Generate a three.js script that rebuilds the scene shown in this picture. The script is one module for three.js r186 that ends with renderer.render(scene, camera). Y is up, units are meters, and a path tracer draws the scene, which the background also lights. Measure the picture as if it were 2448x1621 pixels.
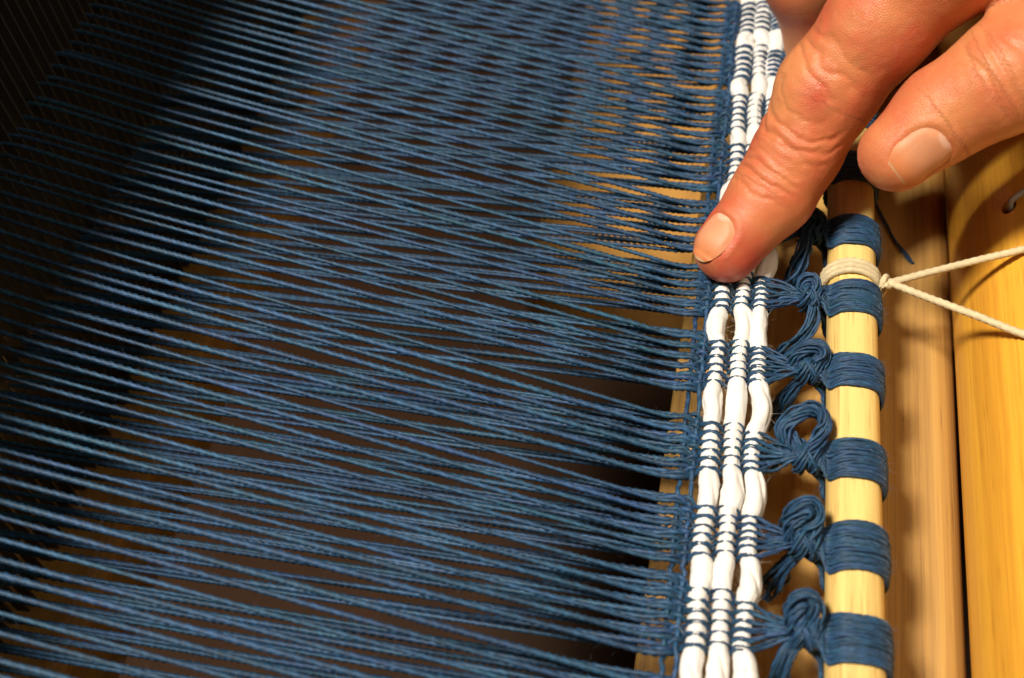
import * as THREE from 'three';
import { mergeGeometries } from 'three/addons/utils/BufferGeometryUtils.js';
import { RectAreaLightUniformsLib } from 'three/addons/lights/RectAreaLightUniformsLib.js';
import { Brush, Evaluator, SUBTRACTION } from 'three-bvh-csg';

// ------------------------------------------------------------------ camera
// World: x along the warp (towards the weaver's cloth beam), y up, z along the rods. Lengths below are in millimetres (MM = 0.001 m).
const MM = 0.001;
const scene = new THREE.Scene();
scene.background = new THREE.Color(0x000000);
const FOCAL = 2815, CX = 1224, CY = 810.5;                       // photograph pixels
const V = (x, y, z) => new THREE.Vector3(x, y, z);
const away = V(776, -3510, 2815).normalize();                    // direction of the rods, in camera space (x right, y down, z forward)
const along = V(1, 0.05, (0.05 * 3510 - 776) / 2815).normalize();
const upward = along.clone().cross(away);
const toward = away.clone().negate();
const camToWorld = (c) => V(along.dot(c), upward.dot(c), toward.dot(c));
const CAM = camToWorld(V((1660 - CX) / FOCAL, (810 - CY) / FOCAL, 1).multiplyScalar(230)).negate();   // the fell of the cloth is 230 mm away
const camera = new THREE.PerspectiveCamera(2 * Math.atan(810.5 / FOCAL) * 180 / Math.PI, 1024 / 678, 0.01, 20);
{
  const ex = camToWorld(V(1, 0, 0)), ey = camToWorld(V(0, -1, 0)), ez = camToWorld(V(0, 0, -1));
  camera.quaternion.setFromRotationMatrix(new THREE.Matrix4().makeBasis(ex, ey, ez));
  camera.position.copy(CAM).multiplyScalar(MM);
}
camera.focus = 0.228;
camera.userData.fStop = 15;
scene.add(camera);
// the point (mm) where the line of sight through a photograph pixel meets the level y = h
function at(px, py, h = 0) {
  const d = camToWorld(V((px - CX) / FOCAL, (py - CY) / FOCAL, 1));
  return CAM.clone().addScaledVector(d, (h - CAM.y) / d.y);
}

// ------------------------------------------------------------------ renderer and lamps
const renderer = new THREE.WebGLRenderer({ antialias: true });
renderer.setSize(1024, 678);
renderer.toneMapping = THREE.LinearToneMapping;
renderer.toneMappingExposure = 1.0;
renderer.shadowMap.enabled = true;
RectAreaLightUniformsLib.init();

const takenNames = {};
function numbered(name) {
  const n = takenNames[name] = (takenNames[name] ?? -1) + 1;
  return n ? name + '_' + String(n).padStart(3, '0') : name;
}
function thing(name, label, category, base = [0, 0, 0], group) {
  const o = new THREE.Group();
  o.name = numbered(name); o.position.set(base[0] * MM, base[1] * MM, base[2] * MM);
  o.userData = { label, category };
  if (group) o.userData.group = group;
  scene.add(o);
  return o;
}
// a named mesh whose geometry is given in world millimetre coordinates already scaled to metres
function part(parent, name, geometry, material, label) {
  const m = new THREE.Mesh(geometry, material);
  m.name = name; m.castShadow = m.receiveShadow = true;
  if (label) m.userData.label = label;
  if (parent !== scene) {
    let p = parent; const o = V(0, 0, 0);
    while (p && p !== scene) { o.add(p.position); p = p.parent; }
    m.position.copy(o.negate());
  }
  parent.add(m);
  return m;
}
function lampLight(name, label, pos, target, w, h, color, intensity, glow) {
  const p = V(...pos).multiplyScalar(MM), t = V(...target).multiplyScalar(MM);
  const o = new THREE.Group(); o.name = numbered(name); o.userData = { label, category: 'lamp', group: 'lamps over the loom' };
  o.position.copy(p); o.lookAt(t); scene.add(o);                 // +z of the group faces the loom
  const shade = new THREE.Mesh(new THREE.BoxGeometry(w + 0.03, h + 0.03, 0.05), new THREE.MeshStandardMaterial({ color: 0x8a8a86, roughness: 0.6 }));
  shade.name = 'housing'; shade.position.z = -0.045; o.add(shade);
  const pane = new THREE.Mesh(new THREE.BoxGeometry(w, h, 0.006), new THREE.MeshStandardMaterial({ color: 0xffffff, emissive: new THREE.Color(color), emissiveIntensity: glow }));
  pane.name = 'glowing_panel'; pane.position.z = -0.012; o.add(pane);
  const l = new THREE.RectAreaLight(color, intensity, w, h);
  l.name = 'lamp_light'; l.position.copy(p); l.lookAt(t); scene.add(l);
}
lampLight('unseen_lamp', 'square ceiling lamp above the castle of the loom', [-385, 1110, 250], [0, 0, 0], 0.19, 0.19, 0xfff4e4, 222, 2);
lampLight('unseen_lamp', 'unseen fill lamp added low above the roller', [310, 500, 130], [20, 0, 0], 0.26, 0.26, 0xffe6c2, 3.2, 1);  // added fill in place of room bounce, lifts the shade on the beam

// ------------------------------------------------------------------ noise
function rng(seed) { let a = seed >>> 0; return () => { a = (a + 0x6D2B79F5) | 0; let t = Math.imul(a ^ (a >>> 15), 1 | a); t = (t + Math.imul(t ^ (t >>> 7), 61 | t)) ^ t; return ((t ^ (t >>> 14)) >>> 0) / 4294967296; }; }
const rnd = rng(71);
const between = (a, b) => a + (b - a) * rnd();
function hash3(x, y, z) { let h = Math.imul(x, 374761393) + Math.imul(y, 668265263) + Math.imul(z, 2147483647 ^ 144665); h = Math.imul(h ^ (h >>> 13), 1274126177); return ((h ^ (h >>> 16)) >>> 0) / 4294967296; }
const fade = (t) => t * t * (3 - 2 * t);
function noise(x, y = 0, z = 0) {
  const X = Math.floor(x), Y = Math.floor(y), Z = Math.floor(z), u = fade(x - X), v = fade(y - Y), w = fade(z - Z);
  const L = (a, b, t) => a + (b - a) * t;
  return 2 * L(L(L(hash3(X, Y, Z), hash3(X + 1, Y, Z), u), L(hash3(X, Y + 1, Z), hash3(X + 1, Y + 1, Z), u), v),
    L(L(hash3(X, Y, Z + 1), hash3(X + 1, Y, Z + 1), u), L(hash3(X, Y + 1, Z + 1), hash3(X + 1, Y + 1, Z + 1), u), v), w) - 1;
}
const fbm = (x, y, z, o = 3) => { let s = 0, a = 0.5; for (let i = 0; i < o; i++) { s += a * noise(x, y, z); x = x * 2.03 + 7; y = y * 2.03 + 3; z = z * 2.03 + 11; a *= 0.5; } return s; };
const smooth = (a, b, x) => { const t = Math.min(1, Math.max(0, (x - a) / (b - a))); return t * t * (3 - 2 * t); };

// ------------------------------------------------------------------ tubes (yarn, cord)
// pts: Float array of xyz in mm. section(i, s, a) gives the radius at ring i, arc length s, angle a. tint(i, s, a) an rgb triple.
function tube(pts, radial, section, tint) {
  const n = pts.length / 3, pos = new Float32Array(n * radial * 3), col = tint && new Float32Array(n * radial * 3);
  const idx = new Uint32Array((n - 1) * radial * 6 + (radial - 2) * 6);
  const T = V(0, 0, 0), N = V(0, 1, 0), B = V(0, 0, 0);
  let s = 0, o = 0;
  for (let i = 0; i < n; i++) {
    const a = Math.max(0, i - 1) * 3, b = Math.min(n - 1, i + 1) * 3;
    T.set(pts[b] - pts[a], pts[b + 1] - pts[a + 1], pts[b + 2] - pts[a + 2]).normalize();
    if (i === 0 && Math.abs(T.y) > 0.9) N.set(1, 0, 0);
    N.addScaledVector(T, -N.dot(T)).normalize(); B.crossVectors(T, N);
    if (i) s += Math.hypot(pts[i * 3] - pts[i * 3 - 3], pts[i * 3 + 1] - pts[i * 3 - 2], pts[i * 3 + 2] - pts[i * 3 - 1]);
    for (let k = 0; k < radial; k++) {
      const ang = k / radial * Math.PI * 2, r = section(i, s, ang), c = Math.cos(ang) * r, d = Math.sin(ang) * r, j = (i * radial + k) * 3;
      pos[j] = (pts[i * 3] + N.x * c + B.x * d) * MM; pos[j + 1] = (pts[i * 3 + 1] + N.y * c + B.y * d) * MM; pos[j + 2] = (pts[i * 3 + 2] + N.z * c + B.z * d) * MM;
      if (col) { const t = tint(i, s, ang); col[j] = t[0]; col[j + 1] = t[1]; col[j + 2] = t[2]; }
      if (i < n - 1) {
        const k2 = (k + 1) % radial, p = i * radial + k, q = i * radial + k2, u = p + radial, w = q + radial;
        idx[o++] = p; idx[o++] = q; idx[o++] = u; idx[o++] = q; idx[o++] = w; idx[o++] = u;
      }
    }
  }
  for (let k = 1; k < radial - 1; k++) { idx[o++] = 0; idx[o++] = k + 1; idx[o++] = k; const e = (n - 1) * radial; idx[o++] = e; idx[o++] = e + k; idx[o++] = e + k + 1; }
  const g = new THREE.BufferGeometry();
  g.setAttribute('position', new THREE.BufferAttribute(pos, 3));
  if (col) g.setAttribute('color', new THREE.BufferAttribute(col, 3));
  g.setIndex(new THREE.BufferAttribute(idx, 1));
  g.computeVertexNormals();
  return g;
}
function resample(ctrl, step, tension = 0.5) {
  const c = new THREE.CatmullRomCurve3(ctrl.map((p) => Array.isArray(p) ? V(...p) : p), false, 'centripetal', tension);
  c.arcLengthDivisions = ctrl.length * 24;
  const n = Math.max(3, Math.ceil(c.getLength() / step));
  const out = new Float32Array((n + 1) * 3);
  for (let i = 0; i <= n; i++) { const p = c.getPointAt(i / n); out[i * 3] = p.x; out[i * 3 + 1] = p.y; out[i * 3 + 2] = p.z; }
  return out;
}
// plied yarn: lobes strands twisted together
const ply = (r, lobes, pitch, phase, depth = 0.3) => (i, s, a) => r * (1 - depth + depth * Math.abs(Math.cos(lobes / 2 * (a - 2 * Math.PI * s / pitch) + phase)) * 1.25);
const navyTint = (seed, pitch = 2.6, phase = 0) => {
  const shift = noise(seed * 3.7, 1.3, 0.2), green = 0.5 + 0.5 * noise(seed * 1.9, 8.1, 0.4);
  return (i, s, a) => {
    const paintedFleck = Math.cos(a - 2 * Math.PI * s / pitch + phase);              // one ply coloured lighter: highlight flecks painted along the twist
    const m = (1 + 0.22 * shift + 0.3 * noise(s * 0.16, seed * 5.1, 2.2) + 0.3 * noise(s * 2.1, a * 1.2, seed)) * (1 + 0.3 * paintedFleck), g = 0.5 + 0.5 * noise(s * 0.11 + 40, seed * 2.3, 5) + green - 0.5;
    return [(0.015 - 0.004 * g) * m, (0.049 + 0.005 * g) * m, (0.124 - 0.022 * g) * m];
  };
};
const navyYarn = new THREE.MeshPhysicalMaterial({ vertexColors: true, roughness: 0.58, specularIntensity: 0.85, sheen: 0.55, sheenColor: new THREE.Color(0.42, 0.55, 0.68), sheenRoughness: 0.4 });
// a loose rope of several strands following one path
function rope(ctrl, strands, spread, r, twist, seed, step = 0.55) {
  const base = resample(ctrl, step), n = base.length / 3, out = [];
  const rr = rng(seed);
  const frames = []; const T = V(0, 0, 0), N = V(0.3, 1, 0.2), B = V(0, 0, 0);
  for (let i = 0; i < n; i++) {
    const a = Math.max(0, i - 1) * 3, b = Math.min(n - 1, i + 1) * 3;
    T.set(base[b] - base[a], base[b + 1] - base[a + 1], base[b + 2] - base[a + 2]).normalize();
    N.addScaledVector(T, -N.dot(T)).normalize(); B.crossVectors(T, N); frames.push([N.clone(), B.clone()]);
  }
  for (let k = 0; k < strands; k++) {
    const rho = Math.sqrt((k + 0.5) / strands), th = k * 2.39996 + rr() * 0.4, wob = rr() * 50;
    const p = new Float32Array(n * 3);
    for (let i = 0; i < n; i++) {
      const t = i / (n - 1), sp = typeof spread === 'function' ? spread(t) : spread, ang = th + twist * i * step + 0.7 * noise(i * step * 0.22, wob), q = sp * rho * (1 + 0.45 * noise(i * step * 0.35, wob + 9));
      const c = Math.cos(ang) * q, d = Math.sin(ang) * q, [Nn, Bn] = frames[i];
      p[i * 3] = base[i * 3] + Nn.x * c + Bn.x * d; p[i * 3 + 1] = base[i * 3 + 1] + Nn.y * c + Bn.y * d; p[i * 3 + 2] = base[i * 3 + 2] + Nn.z * c + Bn.z * d;
    }
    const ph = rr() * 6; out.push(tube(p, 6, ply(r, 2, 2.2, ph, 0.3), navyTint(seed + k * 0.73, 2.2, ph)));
  }
  return mergeGeometries(out);
}

// ------------------------------------------------------------------ wood
function woodTexture(seed, light, dark, o = {}) {
  const n = 512, data = new Uint8Array(n * n * 4), bump = new Uint8Array(n * n * 4), enc = (v) => Math.round(255 * Math.pow(Math.min(1, Math.max(0, v)), 1 / 2.2));
  for (let y = 0; y < n; y++) for (let x = 0; x < n; x++) {
    const u = x / n * (o.across ?? 14), v = y / n * (o.length ?? 2.2);
    const warp = u + 0.55 * fbm(u * 0.3, v * 0.8, seed, 3);
    let ring = 0.5 + 0.5 * noise(warp * 1.0, v * 0.25, seed + 3);
    ring = 0.6 * ring + 0.4 * (0.5 + 0.5 * noise(warp * 3.1, v * 0.4, seed + 8));
    const fibre = 0.5 + 0.5 * noise(u * 9, v * 5, seed + 20), pore = Math.max(0, noise(u * 14, v * 9, seed + 31) - 0.5) * 2;
    const stain = smooth(0.1, 0.6, fbm(u * 0.16, v * 0.9, seed + 50, 3));
    const t = Math.min(1, Math.max(0, (o.grain ?? 0.75) * (ring - 0.3) + 0.25 * (fibre - 0.5) + (o.stain ?? 0.25) * stain + 0.35 * pore * (o.pore ?? 1)));
    const j = (y * n + x) * 4;
    for (let c = 0; c < 3; c++) data[j + c] = enc(light[c] + (dark[c] - light[c]) * t);
    data[j + 3] = 255;
    bump[j] = bump[j + 1] = bump[j + 2] = Math.round(255 * Math.min(1, Math.max(0, 0.6 + 0.3 * (fibre - 0.5) - 0.4 * pore - 0.25 * t))); bump[j + 3] = 255;
  }
  const make = (d, srgb) => { const t = new THREE.DataTexture(d, n, n); t.wrapS = t.wrapT = THREE.MirroredRepeatWrapping; t.magFilter = THREE.LinearFilter; t.minFilter = THREE.LinearMipmapLinearFilter; t.generateMipmaps = true; if (srgb) t.colorSpace = THREE.SRGBColorSpace; t.needsUpdate = true; return t; };
  return { map: make(data, true), bumpMap: make(bump, false) };
}
function wood(seed, light, dark, rough, bumpScale, o) {
  return new THREE.MeshPhysicalMaterial({ ...woodTexture(seed, light, dark, o), roughness: rough, bumpScale, clearcoat: o?.coat ?? 0, clearcoatRoughness: 0.35 });
}
const rodWood = wood(5, [0.80, 0.58, 0.20], [0.48, 0.27, 0.065], 0.5, 0.00012, { across: 44, length: 1.8, grain: 0.85, stain: 0.35, pore: 1.8 });
const beamWood = wood(17, [0.55, 0.315, 0.08], [0.20, 0.092, 0.022], 0.55, 0.00015, { across: 40, length: 1.0, grain: 1.1, stain: 0.8, coat: 0.15, pore: 0.9 });
const rollerWood = wood(29, [0.82, 0.42, 0.035], [0.48, 0.18, 0.014], 0.4, 0.0001, { across: 26, length: 1.3, grain: 0.8, stain: 0.45, coat: 0.5, pore: 1.2 });
const boardWood = wood(41, [0.66, 0.34, 0.075], [0.40, 0.18, 0.035], 0.6, 0.0002, { across: 12, length: 2, grain: 0.9 });
const floorWood = wood(57, [0.062, 0.020, 0.0025], [0.03, 0.010, 0.0015], 0.7, 0.0003, { across: 9, length: 2, grain: 0.9 });

// a long bar along z: outline given as [x, y] pairs in mm (counter-clockwise seen from +z); uv in units of 100 mm
function bar(outline, z0, z1, rings, wobble = 0, skew = 0) {
  const n = outline.length, pos = [], uv = [], idx = [];
  const len = [0]; for (let i = 1; i <= n; i++) { const a = outline[i - 1], b = outline[i % n]; len.push(len[i - 1] + Math.hypot(b[0] - a[0], b[1] - a[1])); }
  for (let k = 0; k <= rings; k++) {
    const z = z0 + (z1 - z0) * k / rings;
    for (let i = 0; i <= n; i++) {
      const [x, y] = outline[i % n], w = wobble * noise(x * 0.2 + 3, y * 0.2, z * 0.03);
      pos.push((x + w + skew * z) * MM, (y + w) * MM, z * MM); uv.push(len[i] / 100, z / 100);
      if (k < rings && i < n) { const a = k * (n + 1) + i, b = a + 1, c = a + n + 1, d = c + 1; idx.push(a, b, c, b, d, c); }
    }
  }
  for (const [k, flip] of [[0, true], [rings, false]]) {
    const z = z0 + (z1 - z0) * k / rings, base = pos.length / 3; let mx = 0, my = 0; for (const p of outline) { mx += p[0] / n; my += p[1] / n; }
    pos.push((mx + skew * z) * MM, my * MM, z * MM); uv.push(0, 0);
    for (let i = 0; i <= n; i++) { const [x, y] = outline[i % n]; pos.push((x + skew * z) * MM, y * MM, z * MM); uv.push(x / 100, y / 100); }
    for (let i = 0; i < n; i++) flip ? idx.push(base, base + 2 + i, base + 1 + i) : idx.push(base, base + 1 + i, base + 2 + i);
  }
  const g = new THREE.BufferGeometry();
  g.setAttribute('position', new THREE.Float32BufferAttribute(pos, 3)); g.setAttribute('uv', new THREE.Float32BufferAttribute(uv, 2)); g.setIndex(idx);
  g.computeVertexNormals();
  return g;
}
function roundedRect(x0, x1, y0, y1, r, seg = 5) {
  const out = []; const rs = Array.isArray(r) ? r : [r, r, r, r];
  const corner = (cx, cy, rr, a0) => { for (let i = 0; i <= seg; i++) { const a = a0 + Math.PI / 2 * i / seg; out.push([cx + rr * Math.cos(a), cy + rr * Math.sin(a)]); } };
  corner(x1 - rs[0], y0 + rs[0], rs[0], -Math.PI / 2); corner(x1 - rs[1], y1 - rs[1], rs[1], 0); corner(x0 + rs[2], y1 - rs[2], rs[2], Math.PI / 2); corner(x0 + rs[3], y0 + rs[3], rs[3], Math.PI);
  return out;
}

// ------------------------------------------------------------------ the wooden parts of the loom
const ROD = { x: 29.9, y: -2.6, r: 4.75 };
{
  const t = thing('apron_rod', 'round pale wooden rod with navy yarn bundles tied along it', 'rod', [ROD.x, ROD.y, 0]);
  const outline = []; for (let i = 0; i < 40; i++) { const a = i / 40 * Math.PI * 2, c = Math.cos(a), s = Math.sin(a), q = Math.pow(Math.abs(c) ** 2.5 + Math.abs(s) ** 2.5, -1 / 2.5); outline.push([ROD.x + ROD.r * q * c, ROD.y + ROD.r * q * s]); }
  part(t, 'dowel', bar(outline, -175, 118, 60, 0.08), rodWood);
}
{
  const t = thing('breast_beam', 'flat tan wooden beam with dark specks lying under the rod', 'beam', [22, -46, 0]);
  part(t, 'beam', bar(roundedRect(-5.2, 52.3, -46, -21, [2, 5.5, 2, 2], 8), -220, 150, 30, 0.05, -0.026), beamWood);
}
const ROLLER = { x: 77.6, y: -17, r: 25.5 };
{
  const t = thing('cloth_beam', 'thick round golden wooden roller with a drilled cord hole', 'roller', [ROLLER.x, ROLLER.y, 0]);
  const outline = []; for (let i = 0; i < 96; i++) { const a = i / 96 * Math.PI * 2; outline.push([ROLLER.x + ROLLER.r * Math.cos(a), ROLLER.y + ROLLER.r * Math.sin(a)]); }
  const g = bar(outline.map(([x, y]) => [x - 0.5, y]), -220, 150, 30, 0.04, -0.02);
  const roller = new Brush(g, rollerWood); roller.updateMatrixWorld();
  const dHole = camToWorld(V((2410 - CX) / FOCAL, (494 - CY) / FOCAL, 1));           // where the line of sight meets the roller
  const a = dHole.x ** 2 + dHole.y ** 2, b = 2 * (dHole.x * (CAM.x - ROLLER.x) + dHole.y * (CAM.y - ROLLER.y)), c = (CAM.x - ROLLER.x) ** 2 + (CAM.y - ROLLER.y) ** 2 - ROLLER.r ** 2;
  const hit = CAM.clone().addScaledVector(dHole, (-b - Math.sqrt(Math.max(0, b * b - 4 * a * c))) / (2 * a));
  const inward = V(ROLLER.x - hit.x, ROLLER.y - hit.y, 0).normalize();
  const drill = new Brush(new THREE.CylinderGeometry(1.7 * MM, 1.7 * MM, 30 * MM, 24), rollerWood);
  drill.quaternion.setFromUnitVectors(V(0, 1, 0), inward); drill.position.copy(hit).multiplyScalar(MM); drill.updateMatrixWorld();
  const cut = new Evaluator().evaluate(roller, drill, SUBTRACTION);
  part(t, 'roller', cut.geometry, rollerWood);
  globalThis.holeAt = hit; globalThis.holeIn = inward;
}
{
  const t = thing('lower_board', 'broad brown wooden board far below the warp threads', 'board', [0, -200, -200]);
  part(t, 'board', bar(roundedRect(-84, 90, -200, -178, 1.5, 4), -620, -166, 24, 0.05), boardWood);
}
{
  const g = new THREE.PlaneGeometry(2.4, 2.4, 1, 1); g.rotateX(-Math.PI / 2); g.translate(0, -0.72, 0);
  const uv = g.attributes.uv; for (let i = 0; i < uv.count; i++) uv.setXY(i, uv.getX(i) * 6, uv.getY(i) * 6);
  const m = part(scene, 'floor', g, floorWood); m.userData = { kind: 'structure', label: 'dark brown wooden floor below the loom' };
}

// ------------------------------------------------------------------ the reed
const REED_X = -146, DENT = 3.2, THREAD = DENT / 3;
{
  const t = thing('reed', 'dark steel reed of upright wires held in the wooden beater', 'reed', [REED_X, -45, 0]);
  part(t, 'upper_rail', bar(roundedRect(-174, -131, 80, 106, 6, 6), -230, 190, 12), beamWood);
  part(t, 'lower_rail', bar(roundedRect(-168, -132, -75, -46, 5, 5), -230, 190, 12), beamWood);
  const steel = new THREE.MeshStandardMaterial({ color: new THREE.Color(0.05, 0.048, 0.042), metalness: 0.3, roughness: 0.5 });
  const wire = new THREE.BoxGeometry(3.2 * MM, 112 * MM, 0.42 * MM);
  for (let k = 0; k < 98; k++) {
    const w = new THREE.Mesh(wire, steel); w.name = 'reed_wire'; w.castShadow = w.receiveShadow = true;
    w.position.set(0, (8 + 45) * MM, (-20 + (k - 49) * DENT) * MM); t.add(w);
  }
}

for (const x of [-188, -216]) {  // unseen shafts added to keep the key light off the reed wires
  const t = thing('added_heddle_shaft', x > -200 ? 'unseen wooden heddle shaft added to shade the reed' : 'unseen wooden heddle shaft added behind the first shading shaft', 'shaft', [x, 68, 0], 'added heddle shafts that shade the reed');
  part(t, 'upper_bar', bar(roundedRect(x - 13, x + 13, 68, 92, 3, 4), -230, 190, 8), beamWood);
  part(t, 'lower_bar', bar(roundedRect(x - 13, x + 13, -92, -68, 3, 4), -230, 190, 8), beamWood);
}

// ------------------------------------------------------------------ warp bundles
const BUNCH = [95.5, 77.5, 59.5, 43, 25.7, 5.9, -12.3, -30.5, -49.5, -67, -85, -103];
const ENDS = 18;                                                // a third of them is raised by the shaft
const lies = (g, j) => (Math.floor(g * 2 / 3) + j) % 2 === 0;   // warp end g passes over row j: pairs and single ends by turns
const slant = (z) => z < -8 ? 0.006 * (-8 - z) : 0;             // the header leans slightly towards the far side
const ROWS = [5.0, 8.65, 12.35];                                // white rows
const PICKS = [-0.1, 1.95];                                     // navy picks
const threadZ = [];                                             // [bunch][end] -> z at each row
const knotX = 21.6;
const bunchInfo = BUNCH.map((z, b) => ({ z, w: [6.4, 6.2, 6.0, 5.7, 5.9, 5.6, 5.6, 6.2, 6.6, 6.6, 6.6, 6.6, 6.6, 6.6][b] * between(0.96, 1.04), skew: between(-0.6, 0.6) }));
for (let b = 0; b < BUNCH.length; b++) {
  const { z, w, skew } = bunchInfo[b]; threadZ.push([]);
  for (let e = 0; e < ENDS; e++) {
    const q = ((e + 0.5) / ENDS * 2 - 1), j = () => between(-0.36, 0.36);
    const pk = [z + q * w * 1.3 + j() - 0.6 + skew, z + q * w * 1.16 + j() - 0.4 + skew], m = (ENDS - 1 - e) % 3, p = (12 - Math.floor((ENDS - 1 - e) * 2 / 3) - 0.5) / 6 - 1, o = (m === 0 ? 0.19 : m === 1 ? -0.19 : 0), k = () => between(-0.16, 0.16);
    const rw = [z + p * w + o + k() + skew * 0.6, z + p * w * 0.93 + o + k() + skew * 0.3 + 0.2, z + p * w * 0.8 + o + k() + 0.5];
    threadZ[b].push({ picks: pk, rows: rw });
  }
}
// how each thick white row wavers sideways and swells
const rowX = (j, z) => ROWS[j] + slant(z) + 0.2 * noise(z * 0.35, j * 9.1) + 0.3 * noise(z * 0.06, j * 2.7 + 5);
const swell = (j, z) => 1 + 0.1 * noise(z * 0.22, j * 31) + 0.05 * noise(z * 0.9, j * 17);
function threadPath(b, e) {
  const g = b * ENDS + (ENDS - 1 - e), reedZ = -20 + ((BUNCH.length * ENDS) / 2 - Math.floor(g / 3) * 3 - 1.5) * THREAD + between(-0.85, 0.85);
  const raised = g % 3 === 0, { picks, rows } = threadZ[b][e], z0 = bunchInfo[b].z;
  const hReed = raised ? 31 + between(-0.8, 0.8) : -5 + between(-0.8, 0.8);
  const over = (j) => lies(g, j);
  const c = [];
  c.push([-196, hReed * 1.02, reedZ], [REED_X - 2, hReed, reedZ], [REED_X + 2, hReed, reedZ]);
  const s0 = slant(z0), fellX = PICKS[0] - 3.2 + s0, y0 = raised ? 0.6 : -0.3;
  for (const t of [0.2, 0.4, 0.6, 0.8, 0.93]) c.push([REED_X + (fellX - REED_X) * t, hReed + (y0 - hReed) * t, reedZ + (picks[0] - reedZ) * t]);
  c.push([fellX, y0, picks[0]]);
  PICKS.forEach((x, j) => c.push([x + s0, over(j) ? 0.55 : -0.55, picks[j]]));
  ROWS.forEach((_, j) => {
    const x = rowX(j, rows[j]), y = over(j) ? 1.55 * swell(j, rows[j]) + 0.36 : -1.55;
    c.push([x - 1.15, y * 0.8, rows[j]], [x, y, rows[j]], [x + 1.15, y * 0.8, rows[j]]);
  });
  const q = (e + 0.5) / ENDS * 2 - 1, ks = s0 * 0.6;
  c.push([16.5 + ks, 0.6 + between(-0.5, 0.9), z0 + 0.6 + q * 2.9 + between(-0.3, 0.3)], [19.6 + ks, 0.9 + between(-0.7, 0.9), z0 + 0.8 + q * 1.5 + between(-0.3, 0.3)], [knotX + 0.8 + ks, 0.6 + between(-0.8, 0.8), z0 + 0.9 + q * 0.8]);
  return c;
}
const fuzzPaths = [];
const KN = [];   // knot shapes per bunch: see below
const bunchLabels = [
  'navy warp bundle tied to the rod at the warp edge beyond the white rows',
  'navy warp bundle tied next inside the outermost bundle',
  'navy warp bundle whose knot spreads into a fanned drooping tail',
  'navy warp bundle knotted with a tall plump folded bow',
  'navy warp bundle with an open ring-shaped bow loop beside the rod',
  'navy warp bundle with a tight lumpy knot, next below the corded one',
  'navy warp bundle tied beside the cream cord and shaded by the fingertip',
  'navy warp bundle under the index finger with a loose dark tail',
];
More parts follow.
